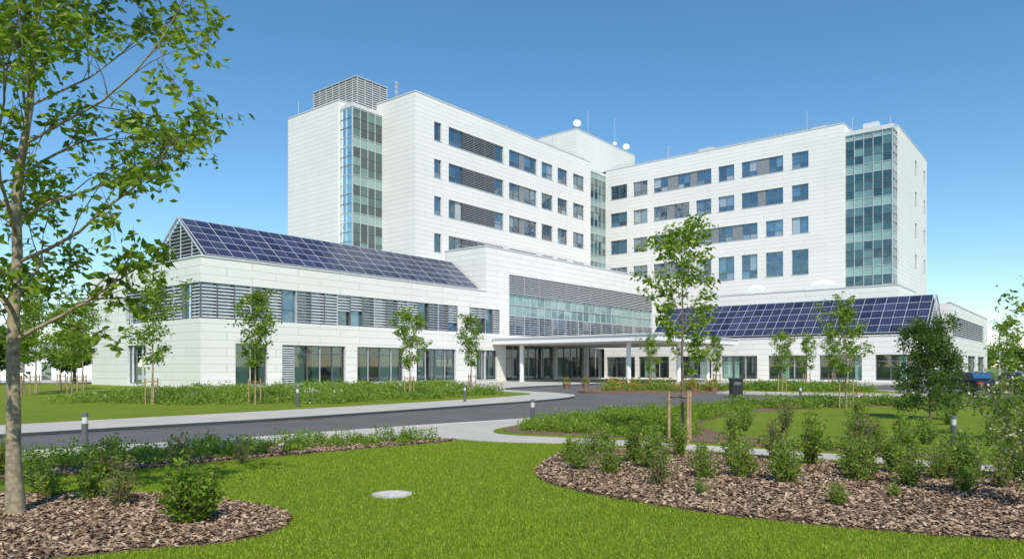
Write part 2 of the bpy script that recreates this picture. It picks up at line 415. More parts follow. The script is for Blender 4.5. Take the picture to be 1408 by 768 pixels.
for z in (9.3, 8.0, 10.6): bx(frames, 'u', 0, 38.4, 74.5, z-0.04, z+0.04, 0.22, 0.32, 1)
z = 5.6
while z < 7.9:
    bx(frames, 'u', 0, 38.45, 74.45, z, z+0.06, 0.06, 0.2, 3); z += 0.28
for i in range(1, 12): bx(frames, 'u', 0, 38.4+i*3.0-0.03, 38.4+i*3.0+0.03, 5.5, 8.0, 0.0, 0.05, 3)
clearwin('u', 0, 37.8, 75.2, 0.1, 4.3, 24, 0.62, 0.12)
for a in (41, 48, 55, 62, 69): bx(wallL, 'u', 0, a-0.3, a+0.3, 0.0, 4.4, -0.1, 0.5, 0)
for a in (44.2, 45.5, 51.2, 52.5):
    bx(frames, 'u', 0, a-0.6, a-0.52, 0.1, 2.6, 0.1, 0.2, 0); bx(frames, 'u', 0, a+0.52, a+0.6, 0.1, 2.6, 0.1, 0.2, 0)
    bx(frames, 'u', 0, a-0.52, a+0.52, 2.5, 2.6, 0.1, 0.2, 0); bx(frames, 'u', 0, a-0.52, a+0.52, 0.1, 0.25, 0.1, 0.2, 0)
rail = Geo()
def railing(p, q, z, h=1.0, n=None):
    p = Vector(p); q = Vector(q); L = (q-p).length; n = n or int(L/1.6)
    for i in range(n+1):
        a = p.lerp(q, i/n); rail.tube([(a.x, a.y, z), (a.x, a.y, z+h)], 0.03, 5)
    for k in (0.35, 0.68, 1.0):
        rail.tube([(p.x, p.y, z+h*k), (q.x, q.y, z+h*k)], 0.025, 5)
railing((34.6, 1.6, 0), (76, 1.6, 0), EH, 0.95)
railing((36, 6.3, 0), (76, 6.3, 0), EH, 1.1)
railing((82, -26, 0), (82, 12, 0), 36.6, 0.8)
railing((36, 12.8, 0), (74, 12.8, 0), 36.6, 0.7)

# ---- towers
TH = 36.6
ROWS = [33.7, 28.85, 24.0, 19.15]
hf = []
segsL = [[(37.6, 38.9, 'w1')], [(40.3, 43.0, 'w2'), (43.0, 49.9, 'l'), (49.9, 51.7, 'w1')], [(53.0, 55.6, 'w2'), (55.6, 56.8, 'g'), (56.8, 59.7, 'w2')],
         [(61.0, 63.9, 'w2')], [(65.3, 68.0, 'w2')], [(69.7, 72.9, 'w2')]]
for zt in ROWS:
    for seg in segsL: hf.append((seg[0][0], seg[-1][1], zt-2.4, zt))
def fillseg(ax, c, seg, z0, z1):
    for a0, a1, k in seg:
        if k[0] == 'w': win(ax, c, a0, a1, z0, z1, int(k[1]), 0.26, 0.32 if random.random() < 0.7 else 0)
        elif k == 'g': bx(frames, ax, c, a0, a1, z0, z1, 0.16, 0.3, 2)
        else: louver(ax, c, a0+0.02, a1-0.02, z0, z1, 0.24, 0.03, 0.18, 4, True, 0.26, 1.8)
    bx(frames, ax, c, seg[0][0]-0.05, seg[-1][1]+0.05, z0-0.07, z0-0.004, -0.05, 0.04, 1)
for zt in ROWS:
    for seg in segsL: fillseg('u', 12, seg, zt-2.4, zt)
volume(wallT, 34.25, 75.0, 12, 30, 0, TH, hf)
volume(wallT, 29.0, 34.24, 20.8, 32, 0, 36.0)
rowsR = [
 [[(8.6, 11.9, 'w2')], [(4.6, 7.3, 'w2')], [(-6.9, -4.4, 'w2'), (-4.4, -3.2, 'g'), (-3.2, -1.0, 'w2'), (-1.0, 0.8, 'g'), (0.8, 3.4, 'w2')], [(-10.7, -8.1, 'w2')], [(-18.3, -16.2, 'w2'), (-16.2, -14.3, 'g'), (-14.3, -11.9, 'w2')], [(-22.0, -19.6, 'w2')]],
 [[(8.6, 11.9, 'w2')], [(4.6, 7.3, 'w2')], [(-3.1, -0.4, 'w2'), (-0.4, 1.0, 'g'), (1.0, 3.4, 'w2')], [(-6.9, -4.3, 'w2')], [(-10.7, -8.1, 'w2')], [(-18.3, -15.6, 'w2'), (-15.6, -14.4, 'g'), (-14.4, -11.9, 'w2')], [(-22.0, -19.6, 'w2')]],
 [[(8.6, 11.9, 'w2')], [(4.6, 7.3, 'w2')], [(-3.1, -0.4, 'w2'), (-0.4, 1.0, 'g'), (1.0, 3.4, 'w2')], [(-14.4, -12.0, 'w2'), (-12.0, -10.4, 'g'), (-10.4, -8.1, 'w2'), (-8.1, -6.9, 'g'), (-6.9, -4.3, 'w2')], [(-18.3, -15.7, 'w2')], [(-22.0, -19.6, 'w2')]],
 [[(8.6, 11.9, 'w2')], [(4.6, 7.3, 'w2')], [(-3.1, -0.4, 'w2'), (-0.4, 1.0, 'g'), (1.0, 3.4, 'w2')], [(-6.9, -4.3, 'w2')], [(-10.7, -8.1, 'w2')], [(-14.4, -11.9, 'w2')], [(-18.3, -15.7, 'w2')], [(-22.0, -19.6, 'w2')]]]
hs = []
for r, (zt, segs) in enumerate(zip(ROWS, rowsR)):
    for seg in segs:
        bot = zt-2.4 if not (r == 3 and seg[0][0] < -3.5) else zt-3.7
        hs.append((seg[0][0], seg[-1][1], bot, zt)); fillseg('v', 81.4, seg, bot, zt)
facade(wallT, 'v', 81.4, -26.9, 12.9, 0, TH, hs)
wallT.quad((81.4, -26.9, 0), (98, -26.9, 0), (98, -26.9, TH), (81.4, -26.9, TH), 0)
wallT.quad((98, -26.9, 0), (98, 30, 0), (98, 30, TH), (98, -26.9, TH), 0)
wallT.quad((81.4, -26.9, TH-.02), (98, -26.9, TH-.02), (98, 30, TH-.02), (81.4, 30, TH-.02), 3)
wallT.box(81.34, 81.8, -26.96, 12.9, TH, TH+0.14, 2); wallT.box(81.8, 98.06, -26.96, -26.5, TH, TH+0.14, 2)
volume(wallT, 85.0, 107, -33.3, -22, 0, 35.8, [(97, 98.3, z-2.4, z) for z in ROWS] + [(104.3, 105.6, z-2.4, z) for z in ROWS])
for z in ROWS:
    win('u', -33.3, 97, 98.3, z-2.4, z, 1); win('u', -33.3, 104.3, 105.6, z-2.4, z, 1)
def curtain(ax, c, a0, a1, z0, z1, n):
    st = (a1-a0)/n; z = z0; k = 0
    seq = [1.25, 1.2, 1.2, 1.2]
    while z < z1-0.05:
        h = min(seq[k % 4], z1-z)
        for i in range(n):
            qd(glass, ax, c, a0+i*st+0.01, a0+(i+1)*st-0.01, z+0.01, z+h-0.01, 0, 2 if k % 4 == 0 else 1)
        bx(frames, ax, c, a0, a1, z-0.035, z+0.035, -0.07, -0.005, 1 if k % 4 < 2 else 0)
        z += h; k += 1
    for i in range(n+1):
        bx(frames, ax, c, a0+i*st-0.035, a0+i*st+0.035, z0, z1, -0.11, -0.003, 1)
curtain('u', 18.4, 29.4, 34.24, 10.4, 34.8, 4)
curtain('v', 29.4, 18.4, 20.79, 10.4, 34.8, 2)
wallT.box(29.3, 34.24, 18.3, 20.79, 34.8, 35.3, 2)
curtain('u', 13.0, 75.01, 81.39, 10.4, 35.6, 5)
wallT.box(75.01, 81.39, 12.9, 20, 35.6, 36.1, 2)
curtain('v', 82.2, -33.0, -26.91, 5.0, 34.9, 5)
curtain('u', -33.0, 82.2, 84.99, 5.0, 34.9, 2)
wallT.box(82.0, 84.99, -33.15, -26.91, 34.9, 35.5, 2)
volume(wallT, 82.6, 104.4, 20, 29, 30, 46)
frames.box(31.0, 36.0, 19.6, 28.8, 34, 39.3, 2)
z = 36.0
while z < 39.2:
    bx(frames, 'u', 19.6, 30.84, 36.1, z, z+0.13, -0.16, -0.02, 3); bx(frames, 'v', 31.0, 19.6, 28.9, z, z+0.13, -0.16, -0.02, 3); z += 0.3
for a in np.arange(31.0, 36.2, 1.25): bx(frames, 'u', 19.6, a-0.04, a+0.04, 35.5, 39.3, -0.22, -0.165, 3)
for a in np.arange(20.2, 29, 1.4): bx(frames, 'v', 31.0, a-0.04, a+0.04, 35.5, 39.3, -0.22, -0.165, 3)
frames.box(30.75, 36.15, 19.35, 28.9, 39.31, 39.45, 1)
for (x0, x1, y0, y1, z0, z1) in [(84, 87, -6, -3.5, TH, TH+1.4), (86, 89, -13, -9, TH, TH+1.2), (83.3, 84.4, -31, -29, 35.5, 36.6), (60, 63, 18, 21, TH, TH+1.5), (83, 85, -24, -22, TH, TH+0.8), (45, 47, 14, 16, TH, TH+0.9)]:
    wallT.box(x0, x1, y0, y1, z0, z1, 2)

# ---- right low wing
rh = [(a, a+4.6, 0.2, 3.1) for a in (-40.2, -34.2, -28.2, -22.2, -16.2, -10.2)] + [(-5.0, -0.4, 0.2, 3.1)]
facade(wallL, 'v', 60, -41.5, 0, 0, 5.2, rh, 0.35)
for h in rh: clearwin('v', 60, h[0], h[1], h[2], h[3], 3, 0.75, 0.3)
inter.quad((65, -41, 0), (65, 0, 0), (65, 0, 4.6), (65, -41, 4.6), 0)
inter.quad((60.4, -41, 4.6), (60.4, -0.1, 4.6), (65, -0.1, 4.6), (65, -41, 4.6), 0)
wallL.box(59.92, 60.35, -41.56, -0.07, 5.2, 5.34, 2)
eh2 = [(72, 104, 5.4, 7.9), (74, 82, 0.4, 3.2), (86, 94, 0.4, 3.2), (97, 105, 0.4, 3.2)]
facade(wallL, 'u', -41.5, 60, 70, 0, 5.2, [], 0.3)
facade(wallL, 'u', -41.5, 70, 109, 0, 9.3, eh2, 0.3)
wallL.quad((70, -41.5, 5.2), (70, -30, 5.2), (70, -30, 9.3), (70, -41.5, 9.3), 0)
wallL.quad((70, -41.5, 9.28), (109, -41.5, 9.28), (109, -20, 9.28), (70, -20, 9.28), 3)
wallL.quad((60, -41.5, 5.18), (70, -41.5, 5.18), (70, 0, 5.18), (60, 0, 5.18), 3)
wallL.box(69.94, 109, -41.56, -41.2, 9.3, 9.44, 2)
wallL.quad((109, -41.5, 0), (109, -20, 0), (109, -20, 9.3), (109, -41.5, 9.3), 0)
louver('u', -41.5, 72, 104, 5.4, 7.9, 0.27, 0.04, 0.2, 3, True, 0.28, 1.6)
for h in eh2[1:]: win('u', -41.5, h[0], h[1], h[2], h[3], 5, 0.26, 0)
volume(wallL, 70, 81.3, -36, -12, 5, 11.8)
ahu = Geo()
for (x, y, L) in [(72.5, -17, 2.6), (72.5, -26, 3.4)]:
    ahu.box(x, x+2.2, y-L/2, y+L/2, 11.8, 12.7, 0)
    pts = [(x+1.1, y+L/2*0.8*math.cos(t), 12.5+0.55*math.sin(t)) for t in np.linspace(0, math.pi, 9)]
    ahu.tube(pts, 0.45, 10, 0)
for (x, y) in [(62, 3.2), (50, 3.5)]: ahu.box(x, x+2.5, y, y+1.6, EH, EH+0.8, 0)

# ---- photovoltaic roofs
pv = Geo(); pvf = Geo()
def pvroof(fn, L0, L1, cols, rows):
    st = (L1-L0)/cols
    for i in range(cols):
        for j in range(rows):
            a, b = L0+i*st+0.035, L0+(i+1)*st-0.035
            t0, t1 = j/rows+0.007, (j+1)/rows-0.007
            pv.quad(fn(a, t0, 0.09), fn(b, t0, 0.09), fn(b, t1, 0.09), fn(a, t1, 0.09), 0)
    for j in range(rows+1):
        t = j/rows
        pvf.tube([fn(L0, t, 0.06), fn(L1, t, 0.06)], 0.055, 4, 0)
    for i in range(0, cols+1):
        a = L0+i*st
        pvf.tube([fn(a, 0, 0.06), fn(a, 1, 0.06)], 0.06 if i % 2 == 0 else 0.035, 4, 0)
fl = lambda s, t, o: (s, 0.75+4.35*t-o*0.62, 10.75+3.45*t+o*0.78)
pvroof(fl, 0.9, 33.6, 28, 5)
pvf.add([fl(0.9, 0, -.03), fl(33.6, 0, -.03), fl(33.6, 1, -.03), fl(0.9, 1, -.03)], [[0, 1, 2, 3]], 1)
pvf.add([(0.9, 5.1, 14.1), (33.6, 5.1, 14.1), (33.6, 10.3, 10.5), (0.9, 10.3, 10.5)], [[0, 1, 2, 3]], 1)
fr_ = lambda s, t, o: (60.7+5.4*t-o*0.65, s, 5.55+4.4*t+o*0.76)
pvroof(fr_, -40.4, -7.0, 28, 5)
pvf.add([fr_(-40.4, 0, -.03), fr_(-7, 0, -.03), fr_(-7, 1, -.03), fr_(-40.4, 1, -.03)], [[0, 1, 2, 3]], 1)
pvf.add([(66.1, -40.4, 9.9), (66.1, -7, 9.9), (70, -7, 6.5), (70, -40.4, 6.5)], [[0, 1, 2, 3]], 1)
pvf.add([(60.7, -7, 5.3), (66.1, -7, 9.9), (70, -7, 5.3)], [[0, 1, 2]], 1)
def gable(pt, wa, apex_a, wb, z0, zA):
    z = z0+0.1
    while z < zA-0.1:
        f = (z-z0)/(zA-z0); a = wa+(apex_a-wa)*f; b = wb+(apex_a-wb)*f
        pvf.tube([pt(a, z), pt(b, z)], 0.05, 4, 0); z += 0.3
    for p, q in (((wa, z0), (apex_a, zA)), ((wb, z0), (apex_a, zA)), ((wa, z0), (wb, z0))):
        pvf.tube([pt(*p), pt(*q)], 0.09, 4, 0)
    for f in (0.2, 0.4, 0.6, 0.8):
        a = wa+(wb-wa)*f
        zt = z0+(zA-z0)*min((a-wa)/(apex_a-wa), (wb-a)/(wb-apex_a))
        pvf.tube([pt(a, z0), pt(a, zt)], 0.06, 4, 0)
gable(lambda a, z: (0.7, a, z), 0.75, 5.1, 10.3, 10.6, 14.25)
pvf.add([(1.1, 0.8, 10.5), (1.1, 5.1, 14.0), (1.1, 10.2, 10.5)], [[0, 1, 2]], 2)
gable(lambda a, z: (a, -40.7, z), 60.6, 66.1, 71.5, 5.3, 10.0)
pvf.add([(60.8, -40.3, 5.3), (66.1, -40.3, 9.8), (71.3, -40.3, 5.3)], [[0, 1, 2]], 2)

# ---- canopy
can = Geo()
can.box(35.2, 55.6, -21.5, -0.11, 4.35, 4.95, 0)
can.box(35.05, 55.75, -21.65, -0.11, 4.95, 5.08, 2)
can.box(35.6, 55.2, -21.1, -0.2, 4.27, 4.345, 1)
for (u, v) in [(36.8, -3.2), (37.0, -17.2), (50, -3.55), (52.5, -19), (44, -19.4)]:
    can.cyl(u, v, 0.0, 4.3, 0.24, None, 20, 0)
    can.cyl(u, v, 0.0, 0.12, 0.34, None, 20, 2)
for u in np.arange(37.5, 55, 2.6):
    can.box(u-0.02, u+0.02, -21.0, -0.3, 4.25, 4.268, 2)

# ---- antennas and dishes
ant = Geo()
def mast(x, y, z, h, arms=True, r=0.06):
    ant.tube([(x, y, z), (x, y, z+h)], r, 6)
    if arms:
        for k in (0.55, 0.75, 0.92):
            ant.box(x-0.28, x+0.28, y-0.06, y+0.06, z+h*k-0.25, z+h*k+0.15)
for p in [(36, 17.5, TH, 3.2, True), (56, 15, TH, 2.0, True), (57, 16, TH, 1.6, True), (76.5, 22, 36, 4, False), (88, 21, 46, 5.2, False), (98, 21, 46, 6.5, False),
          (84, 2, TH, 3, True), (84, -21, TH, 3.8, False), (84.5, -16, TH, 1.8, False), (30, 31, 36, 2.5, False), (66, 13.5, TH, 2.6, False), (83.2, -27.6, 35.5, 2.2, False), (86, -32, 35.8, 2, False), (90, -32, 35.8, 2, True)]:
    mast(*p)
def dish(x, y, z, r):
    V = [(x, y, z)]; rings = 4; s = 18; ax = Vector((-0.75, -0.6, 0.25)).normalized()
    a = ax.cross(Vector((0, 0, 1))).normalized(); b = ax.cross(a)
    for i in range(1, rings+1):
        rad = r*i/rings; off = 0.35*r*(i/rings)**2
        for k in range(s):
            t = 2*math.pi*k/s; q = Vector((x, y, z))+a*rad*math.cos(t)+b*rad*math.sin(t)+ax*off; V.append(tuple(q))
    F4 = []; F3 = [[0, 1+k, 1+(k+1) % s] for k in range(s)]
    for i in range(rings-1):
        for k in range(s): F4.append([1+i*s+k, 1+i*s+(k+1) % s, 1+(i+1)*s+(k+1) % s, 1+(i+1)*s+k])
    ant.add(V, F3, 1); ant.add(V, F4, 1)
    q = Vector((x, y, z))+ax*r*0.8; ant.tube([(x, y, z), tuple(q)], 0.03, 5)
    ant.tube([(x, y, z-1.4), (x, y, z)], 0.06, 6)
dish(83.5, 20.5, 47.3, 0.75); dish(101.5, 20.4, 47.2, 0.7); dish(97, 20.4, 46.8, 0.4)

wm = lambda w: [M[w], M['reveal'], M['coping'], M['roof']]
wallL.obj('low_rise_walls', wm('wall_low'), hosp)
wallT.obj('tower_walls', wm('wall'), hosp)
glass.obj('glazing', [M['glass'], M['glass_st'], M['spandrel'], M['clear'], M['glass_hall']], hosp)
frames.obj('window_frames_and_louvres', [M['frame'], M['frame_l'], M['panel'], M['slat'], M['slat_d'], M['dark']], hosp)
inter.obj('interior_and_curtains', [M['int'], M['curtain']], hosp)
rail.obj('roof_railing', [M['steel']], hosp)
ahu.obj('air_handling_units', [M['white']], hosp)
pvo = pv.obj('solar_panels', [M['pv']], hosp)
uvl = pvo.data.uv_layers.new(name='UVMap')
nq = len(pvo.data.polygons)
uvl.data.foreach_set('uv', np.tile(np.array([0, 0, 1, 0, 1, 1, 0, 1], dtype=np.float32), nq))
pvf.obj('solar_roof_frame', [M['steel'], M['roof'], M['dark']], hosp)
can.obj('entrance_canopy', [M['white'], M['soffit'], M['coping']], hosp)
ant.obj('antennas_and_dishes', [M['steel'], M['white']], hosp)

# ------------------------------------------------------------------ ground
def spline(pts, sub=8):
    P = np.array(pts, float); n = len(P); out = []
    for i in range(n):
        p0, p1, p2, p3 = P[i-1], P[i], P[(i+1) % n], P[(i+2) % n]
        for k in range(sub):
            t = k/sub
            out.append(0.5*((2*p1)+(-p0+p2)*t+(2*p0-5*p1+4*p2-p3)*t*t+(-p0+3*p1-3*p2+p3)*t**3))
    return np.array(out)
def slab(name, pts, z1, z0, mat, sub=8):
    import bmesh
    P = spline(pts, sub) if sub > 1 else np.array(pts, float)
    bm = bmesh.new()
    top = [bm.verts.new((p[0], p[1], z1)) for p in P]
    f = bm.faces.new(top)
    bot = [bm.verts.new((p[0], p[1], z0)) for p in P]
    n = len(P)
    for i in range(n):
        bm.faces.new((top[i], bot[i], bot[(i+1) % n], top[(i+1) % n]))
    bmesh.ops.triangulate(bm, faces=[f])
    bmesh.ops.recalc_face_normals(bm, faces=bm.faces)
    me = bpy.data.meshes.new(name); bm.to_mesh(me); bm.free(); me.materials.append(mat)
    o = bpy.data.objects.new(name, me); scene.collection.objects.link(o)
    return P
g = Geo(); g.quad((-2500, -2500, -0.14), (2500, -2500, -0.14), (2500, 2500, -0.14), (-2500, 2500, -0.14)); g.obj('ground', [M['field']])
g = Geo(); g.quad((-60, -30, -0.12), (75, -30, -0.12), (75, 78, -0.12), (-60, 78, -0.12)); g.obj('asphalt_road', [M['asphalt']])

sideA = [(-45, -17), (-30, 0.2), (-13.8, 19.1), (-7.9, 25.5), (-2.2, 33.2), (1.4, 38.3), (3.3, 42), (3.7, 45), (2.6, 48.5), (0.5, 52), (-1, 57), (4, 68), (20, 88), (60, 130), (-50, 150), (-130, 60), (-90, -20)]
slab('pavement', sideA, 0.0, -0.13, M['concrete'], 6)
lawnA = [(-46, -13.5), (-31, 3.2), (-15.8, 21.6), (-9.3, 29.4), (-2.9, 38), (0.2, 43.2), (1.2, 46), (0.2, 48.5), (-2.2, 52), (-4.5, 57), (-4, 66), (-14, 66), (-24, 55), (-40, 75), (-100, 60), (-80, -10)]
LA = slab('lawn', lawnA, 0.03, -0.01, M['lawn'], 6)
padC = [(10, 60), (11.5, 54), (14.5, 49), (20, 46.3), (25, 45.3), (27.5, 46.5), (28.5, 50), (30, 66), (62, 92), (40, 110), (22, 90)]
slab('pavement', padC, 0.0, -0.13, M['concrete'], 5)
lawnC = [(15, 56), (17.5, 50.5), (22, 48.3), (25, 47.2), (26.5, 48.3), (27, 52), (27.5, 58), (26, 66), (20, 66)]
slab('lawn', lawnC, 0.03, -0.01, M['lawn'], 5)
nearD = [(-45, -26), (-30, -8), (-16, 9.4), (-10.6, 14.7), (-7.1, 17.3), (-3.1, 21.2), (-0.1, 23.8), (5.7, 28.6), (12, 34.6), (16.5, 36.6), (24, 36.6), (38, 35), (60, 32), (80, 0), (60, -28), (0, -34)]
slab('pavement', nearD, 0.0, -0.13, M['concrete'], 6)
lawnD1 = [(-22, 0), (-13, 9.6), (-9.4, 13.2), (-6.5, 15.7), (-3, 17.4), (-1.5, 17.3), (-0.4, 16.6), (2.5, 15.8), (5.1, 14.1), (7.7, 12.2), (13, 8), (19, -5), (0, -14), (-20, -9)]
LD1 = slab('lawn', lawnD1, 0.03, -0.01, M['lawn'], 8)
lawnD2 = [(-0.35, 19.0), (0.2, 21.6), (2.6, 25.9), (7.8, 30.2), (12.5, 33.6), (17.8, 34.3), (26, 33), (45, 28), (50, 5), (24, 2), (14, 9.2), (8.5, 13.2), (5.6, 15.4), (2.75, 17.3)]
LD2 = slab('lawn', lawnD2, 0.03, -0.01, M['lawn'], 8)
M1 = [(-9.5, 10.2), (-7, 9.8), (-5, 9.75), (-3.75, 9.3), (-2.75, 8.6), (-2.5, 7.8), (-2.8, 7.15), (-3.5, 6.85), (-4.6, 6.3), (-7, 5), (-10, 6)]
M1 = slab('mulch_bed', M1, 0.05, 0.02, M['mulch'], 8)
M2 = [(0.5, 12.6), (0.4, 11.6), (0.61, 10.6), (1.42, 9.45), (2.55, 8.4), (3.88, 7.65), (5.14, 7.2), (8, 6.6), (12, 7.2), (10.5, 9.3), (7.9, 11.5), (5.1, 13.6), (2.6, 15.2), (1.1, 14.4)]
M2 = slab('mulch_bed', M2, 0.05, 0.02, M['mulch'], 8)
M3 = [(-13, 9), (-9.5, 12.9), (-6.6, 15.4), (-3, 17.1), (-1.4, 17.0), (-1.6, 16.5), (-3, 15.3), (-4.6, 13.9), (-6.4, 12.2), (-8, 10.9), (-11, 8.5)]
M3 = slab('mulch_bed', M3, 0.05, 0.02, M['mulch'], 8)
M4 = [(-0.1, 19.2), (0.5, 21.8), (2.9, 25.7), (7.9, 29.9), (12.5, 33.2), (18, 33.9), (25, 32.6), (24, 30.6), (16, 31.2), (10.5, 28.2), (7.2, 24.6), (5.6, 21), (5.9, 17.5), (8.4, 14.8), (8.2, 13.7), (5.5, 15.7), (2.9, 17.5)]
M4 = slab('mulch_bed', M4, 0.05, 0.02, M['mulch'], 8)
def kerb(P, name, w=0.16):
    n = len(P); V = []; F = []
    for i in range(n):
        t = P[(i+1) % n]-P[i-1]; t = t/np.linalg.norm(t); nn = np.array([t[1], -t[0]])
        a = P[i]+nn*0.015; b = P[i]-nn*w
        V += [(a[0], a[1], -0.13), (a[0], a[1], 0.015), (b[0], b[1], 0.015), (b[0], b[1], -0.02)]
    for i in range(n):
        j = (i+1) % n
        for k in range(3): F.append([4*i+k, 4*j+k, 4*j+k+1, 4*i+k+1])
    g = Geo(); g.add(V, F); g.obj(name, [M['kerb']])
kerb(spline(sideA, 6)[::-1], 'kerb'); kerb(spline(nearD, 6), 'kerb')

def inpoly(P, X, Y):
    r = np.zeros(len(X), bool); n = len(P); j = n-1
    for i in range(n):
        xi, yi = P[i]; xj, yj = P[j]
        c = ((yi > Y) != (yj > Y)) & (X < (xj-xi)*(Y-yi)/(yj-yi+1e-12)+xi)
        r ^= c; j = i
    return r
n = 620000
X = R.uniform(-11, 11, n); Y = 5.5+12*R.random(n)**1.5
k = (np.abs(X) < Y*0.8+0.6) & inpoly(LD1, X, Y) & ~inpoly(M1, X, Y) & ~inpoly(M2, X, Y) & ~inpoly(M3, X, Y) & (np.hypot(X+1.65, Y-9.8) > 0.26)
X, Y = X[k], Y[k]; n = len(X)
ph = np.sin(X*2.1+1.3*np.sin(Y*1.7))*np.sin(Y*2.6+1.1*np.sin(X*1.3))*0.5+np.sin(X*7.3+Y*3.1)*np.sin(Y*8.1-X*2.2)*0.35
th = R.uniform(0, 2*math.pi, n); hh = R.uniform(0.015, 0.042, n)*(1+0.3*ph); w = R.uniform(0.003, 0.007, n)
lx = R.normal(0, 0.015, n); ly = R.normal(0, 0.015, n)
V = np.empty((n, 3, 3))
V[:, 0] = np.stack([X-np.cos(th)*w, Y-np.sin(th)*w, np.full(n, 0.028)], 1)
V[:, 1] = np.stack([X+np.cos(th)*w, Y+np.sin(th)*w, np.full(n, 0.028)], 1)
V[:, 2] = np.stack([X+lx, Y+ly, 0.03+hh], 1)
g = Geo(); g.add(V.reshape(-1, 3), np.arange(n*3).reshape(n, 3)); g.obj('grass', [M['grassb']])
def chips(polys, n, x0, x1, y0, y1):
    X = R.uniform(x0, x1, n); Y = R.uniform(y0, y1, n); k = np.zeros(n, bool)
    for p in polys: k |= inpoly(p, X, Y)
    k &= np.abs(X) < Y*0.8+0.6
    X, Y = X[k], Y[k]; n = len(X)
    th = R.uniform(0, 2*math.pi, n); L = R.uniform(0.012, 0.045, n); W = R.uniform(0.006, 0.018, n)
    t1 = R.normal(0, 0.3, n); t2 = R.normal(0, 0.4, n)
    a = np.stack([np.cos(th)*L, np.sin(th)*L, np.sin(t1)*L], 1); b = np.stack([-np.sin(th)*W, np.cos(th)*W, np.sin(t2)*W], 1)
    c = np.stack([X, Y, R.uniform(0.055, 0.08, n)], 1)
    V = np.stack([c-a-b, c+a-b, c+a*0.8+b, c-a*0.9+b], 1).reshape(-1, 3)
    return V, np.arange(n*4).reshape(n, 4)
g = Geo(); V, F = chips([M1, M2, M3], 330000, -11, 12, 5.5, 17); g.add(V, F); g.obj('mulch_chips', [M['chip']])

# ------------------------------------------------------------------ vegetation
def leafV(P, size, rng, lo=-0.9, hi=0.5, wid=0.42):
    n = len(P); th = rng.uniform(0, 2*math.pi, n); ph = rng.uniform(lo, hi, n)
    d = np.stack([np.cos(th)*np.cos(ph), np.sin(th)*np.cos(ph), np.sin(ph)], 1)
    r = rng.normal(0, 1, (n, 3)); r[:, 2] *= 0.4
    s = np.cross(d, r+np.array([0, 0, 0.01]))
    s /= np.linalg.norm(s, axis=1)[:, None]+1e-9
    nn = np.cross(s, d)
    L = (size*rng.uniform(0.6, 1.3, n))[:, None]
    V = np.stack([P, P+d*L*0.45+s*L*wid*0.5+nn*L*0.08, P+d*L, P+d*L*0.45-s*L*wid*0.5+nn*L*0.08], 1).reshape(-1, 3)
    return V, np.arange(n*4).reshape(n, 4)

def make_tree(seed, H, h0, RR, tr, npr, nsec, ntw, nlf, leaf, up=0.55, prof=None, jit=0.06, sides=7, lean=(0, 0), lw=0.42):
    rg = np.random.default_rng(seed); g = Geo()
    N_ = 14; tp = []
    w = np.cumsum(rg.normal(0, 0.012*H/5, (N_, 2)), axis=0); w -= w[0]
    for i in range(N_):
        f = i/(N_-1); tp.append((w[i, 0]+lean[0]*f*f, w[i, 1]+lean[1]*f*f, H*f*0.97))
    trd = [tr*(1-0.88*(i/(N_-1))**0.9)*(1.25 if i == 0 else 1) for i in range(N_)]
    g.tube(tp, trd, max(8, sides), 0)
    tp = np.array(tp); LP = []
    def on(f):
        x = f*(N_-1); i = min(int(x), N_-2); return tp[i]+(tp[i+1]-tp[i])*(x-i)
    def branch(p0, d, L, r, nseg, curve):
        pts = [p0]; d = d/np.linalg.norm(d)
        for i in range(nseg):
            d = d+rg.normal(0, 0.13, 3)+np.array([0, 0, curve]); d /= np.linalg.norm(d)
            pts.append(pts[-1]+d*L/nseg)
        return np.array(pts)
    for i in range(npr):
        f = (i+rg.random()*0.8)/npr
        z = h0+(H-h0)*f*0.97; p0 = on(min(z/(H*0.97), 0.995))
        az = i*2.399+rg.uniform(-0.5, 0.5)
        sh = (math.sin(math.pi*(f*0.88+0.10))**0.75 if prof is None else prof(f))*RR*rg.uniform(0.7, 1.15)
        el = up+0.45*f+rg.uniform(-0.15, 0.15)
        d = np.array([math.cos(az)*math.cos(el), math.sin(az)*math.cos(el), math.sin(el)])
        L = sh/max(0.45, math.cos(el)); r = max(0.006, tr*(1-f*0.85)*0.33)
        b = branch(p0, d, L, r, 6, 0.06)
        g.tube(b, [r*(1-0.8*k/6) for k in range(7)], 5, 0, False)
        for s in range(nsec):
            t = 0.2+0.8*(s+rg.random())/nsec; x = t*6; q = min(int(x), 5); ps = b[q]+(b[q+1]-b[q])*(x-q)
            dd = (b[q+1]-b[q]); dd /= np.linalg.norm(dd); d2 = dd*0.8+rg.normal(0, 0.55, 3); d2[2] += 0.05
            L2 = L*0.45*(1.15-t*0.5)*rg.uniform(0.6, 1.2)
            c = branch(ps, d2, L2, r*0.4, 4, 0.0)
            g.tube(c, [max(0.003, r*0.38*(1-0.7*k/4)) for k in range(5)], 4, 1, False)
            for tw in range(ntw):
                t2 = 0.3+0.7*(tw+rg.random())/ntw; x = t2*4; q = min(int(x), 3); pt = c[q]+(c[q+1]-c[q])*(x-q)
                d3 = (c[q+1]-c[q])/np.linalg.norm(c[q+1]-c[q])*0.6+rg.normal(0, 0.6, 3)
                L3 = max(leaf*1.6, L2*0.4)*rg.uniform(0.6, 1.2)
                e = branch(pt, d3, L3, 0.003, 2, -0.08)
                g.tube(e, [0.004, 0.003, 0.002], 3, 1, False)
                tt = rg.random(nlf); base = e[0][None]*(1-tt[:, None])+e[-1][None]*tt[:, None]
                LP.append(base+rg.normal(0, jit, (nlf, 3)))
    P = np.concatenate(LP); V, F = leafV(P, leaf, rg, -1.1, 0.35, lw); g.add(V, F, 2)
    return g
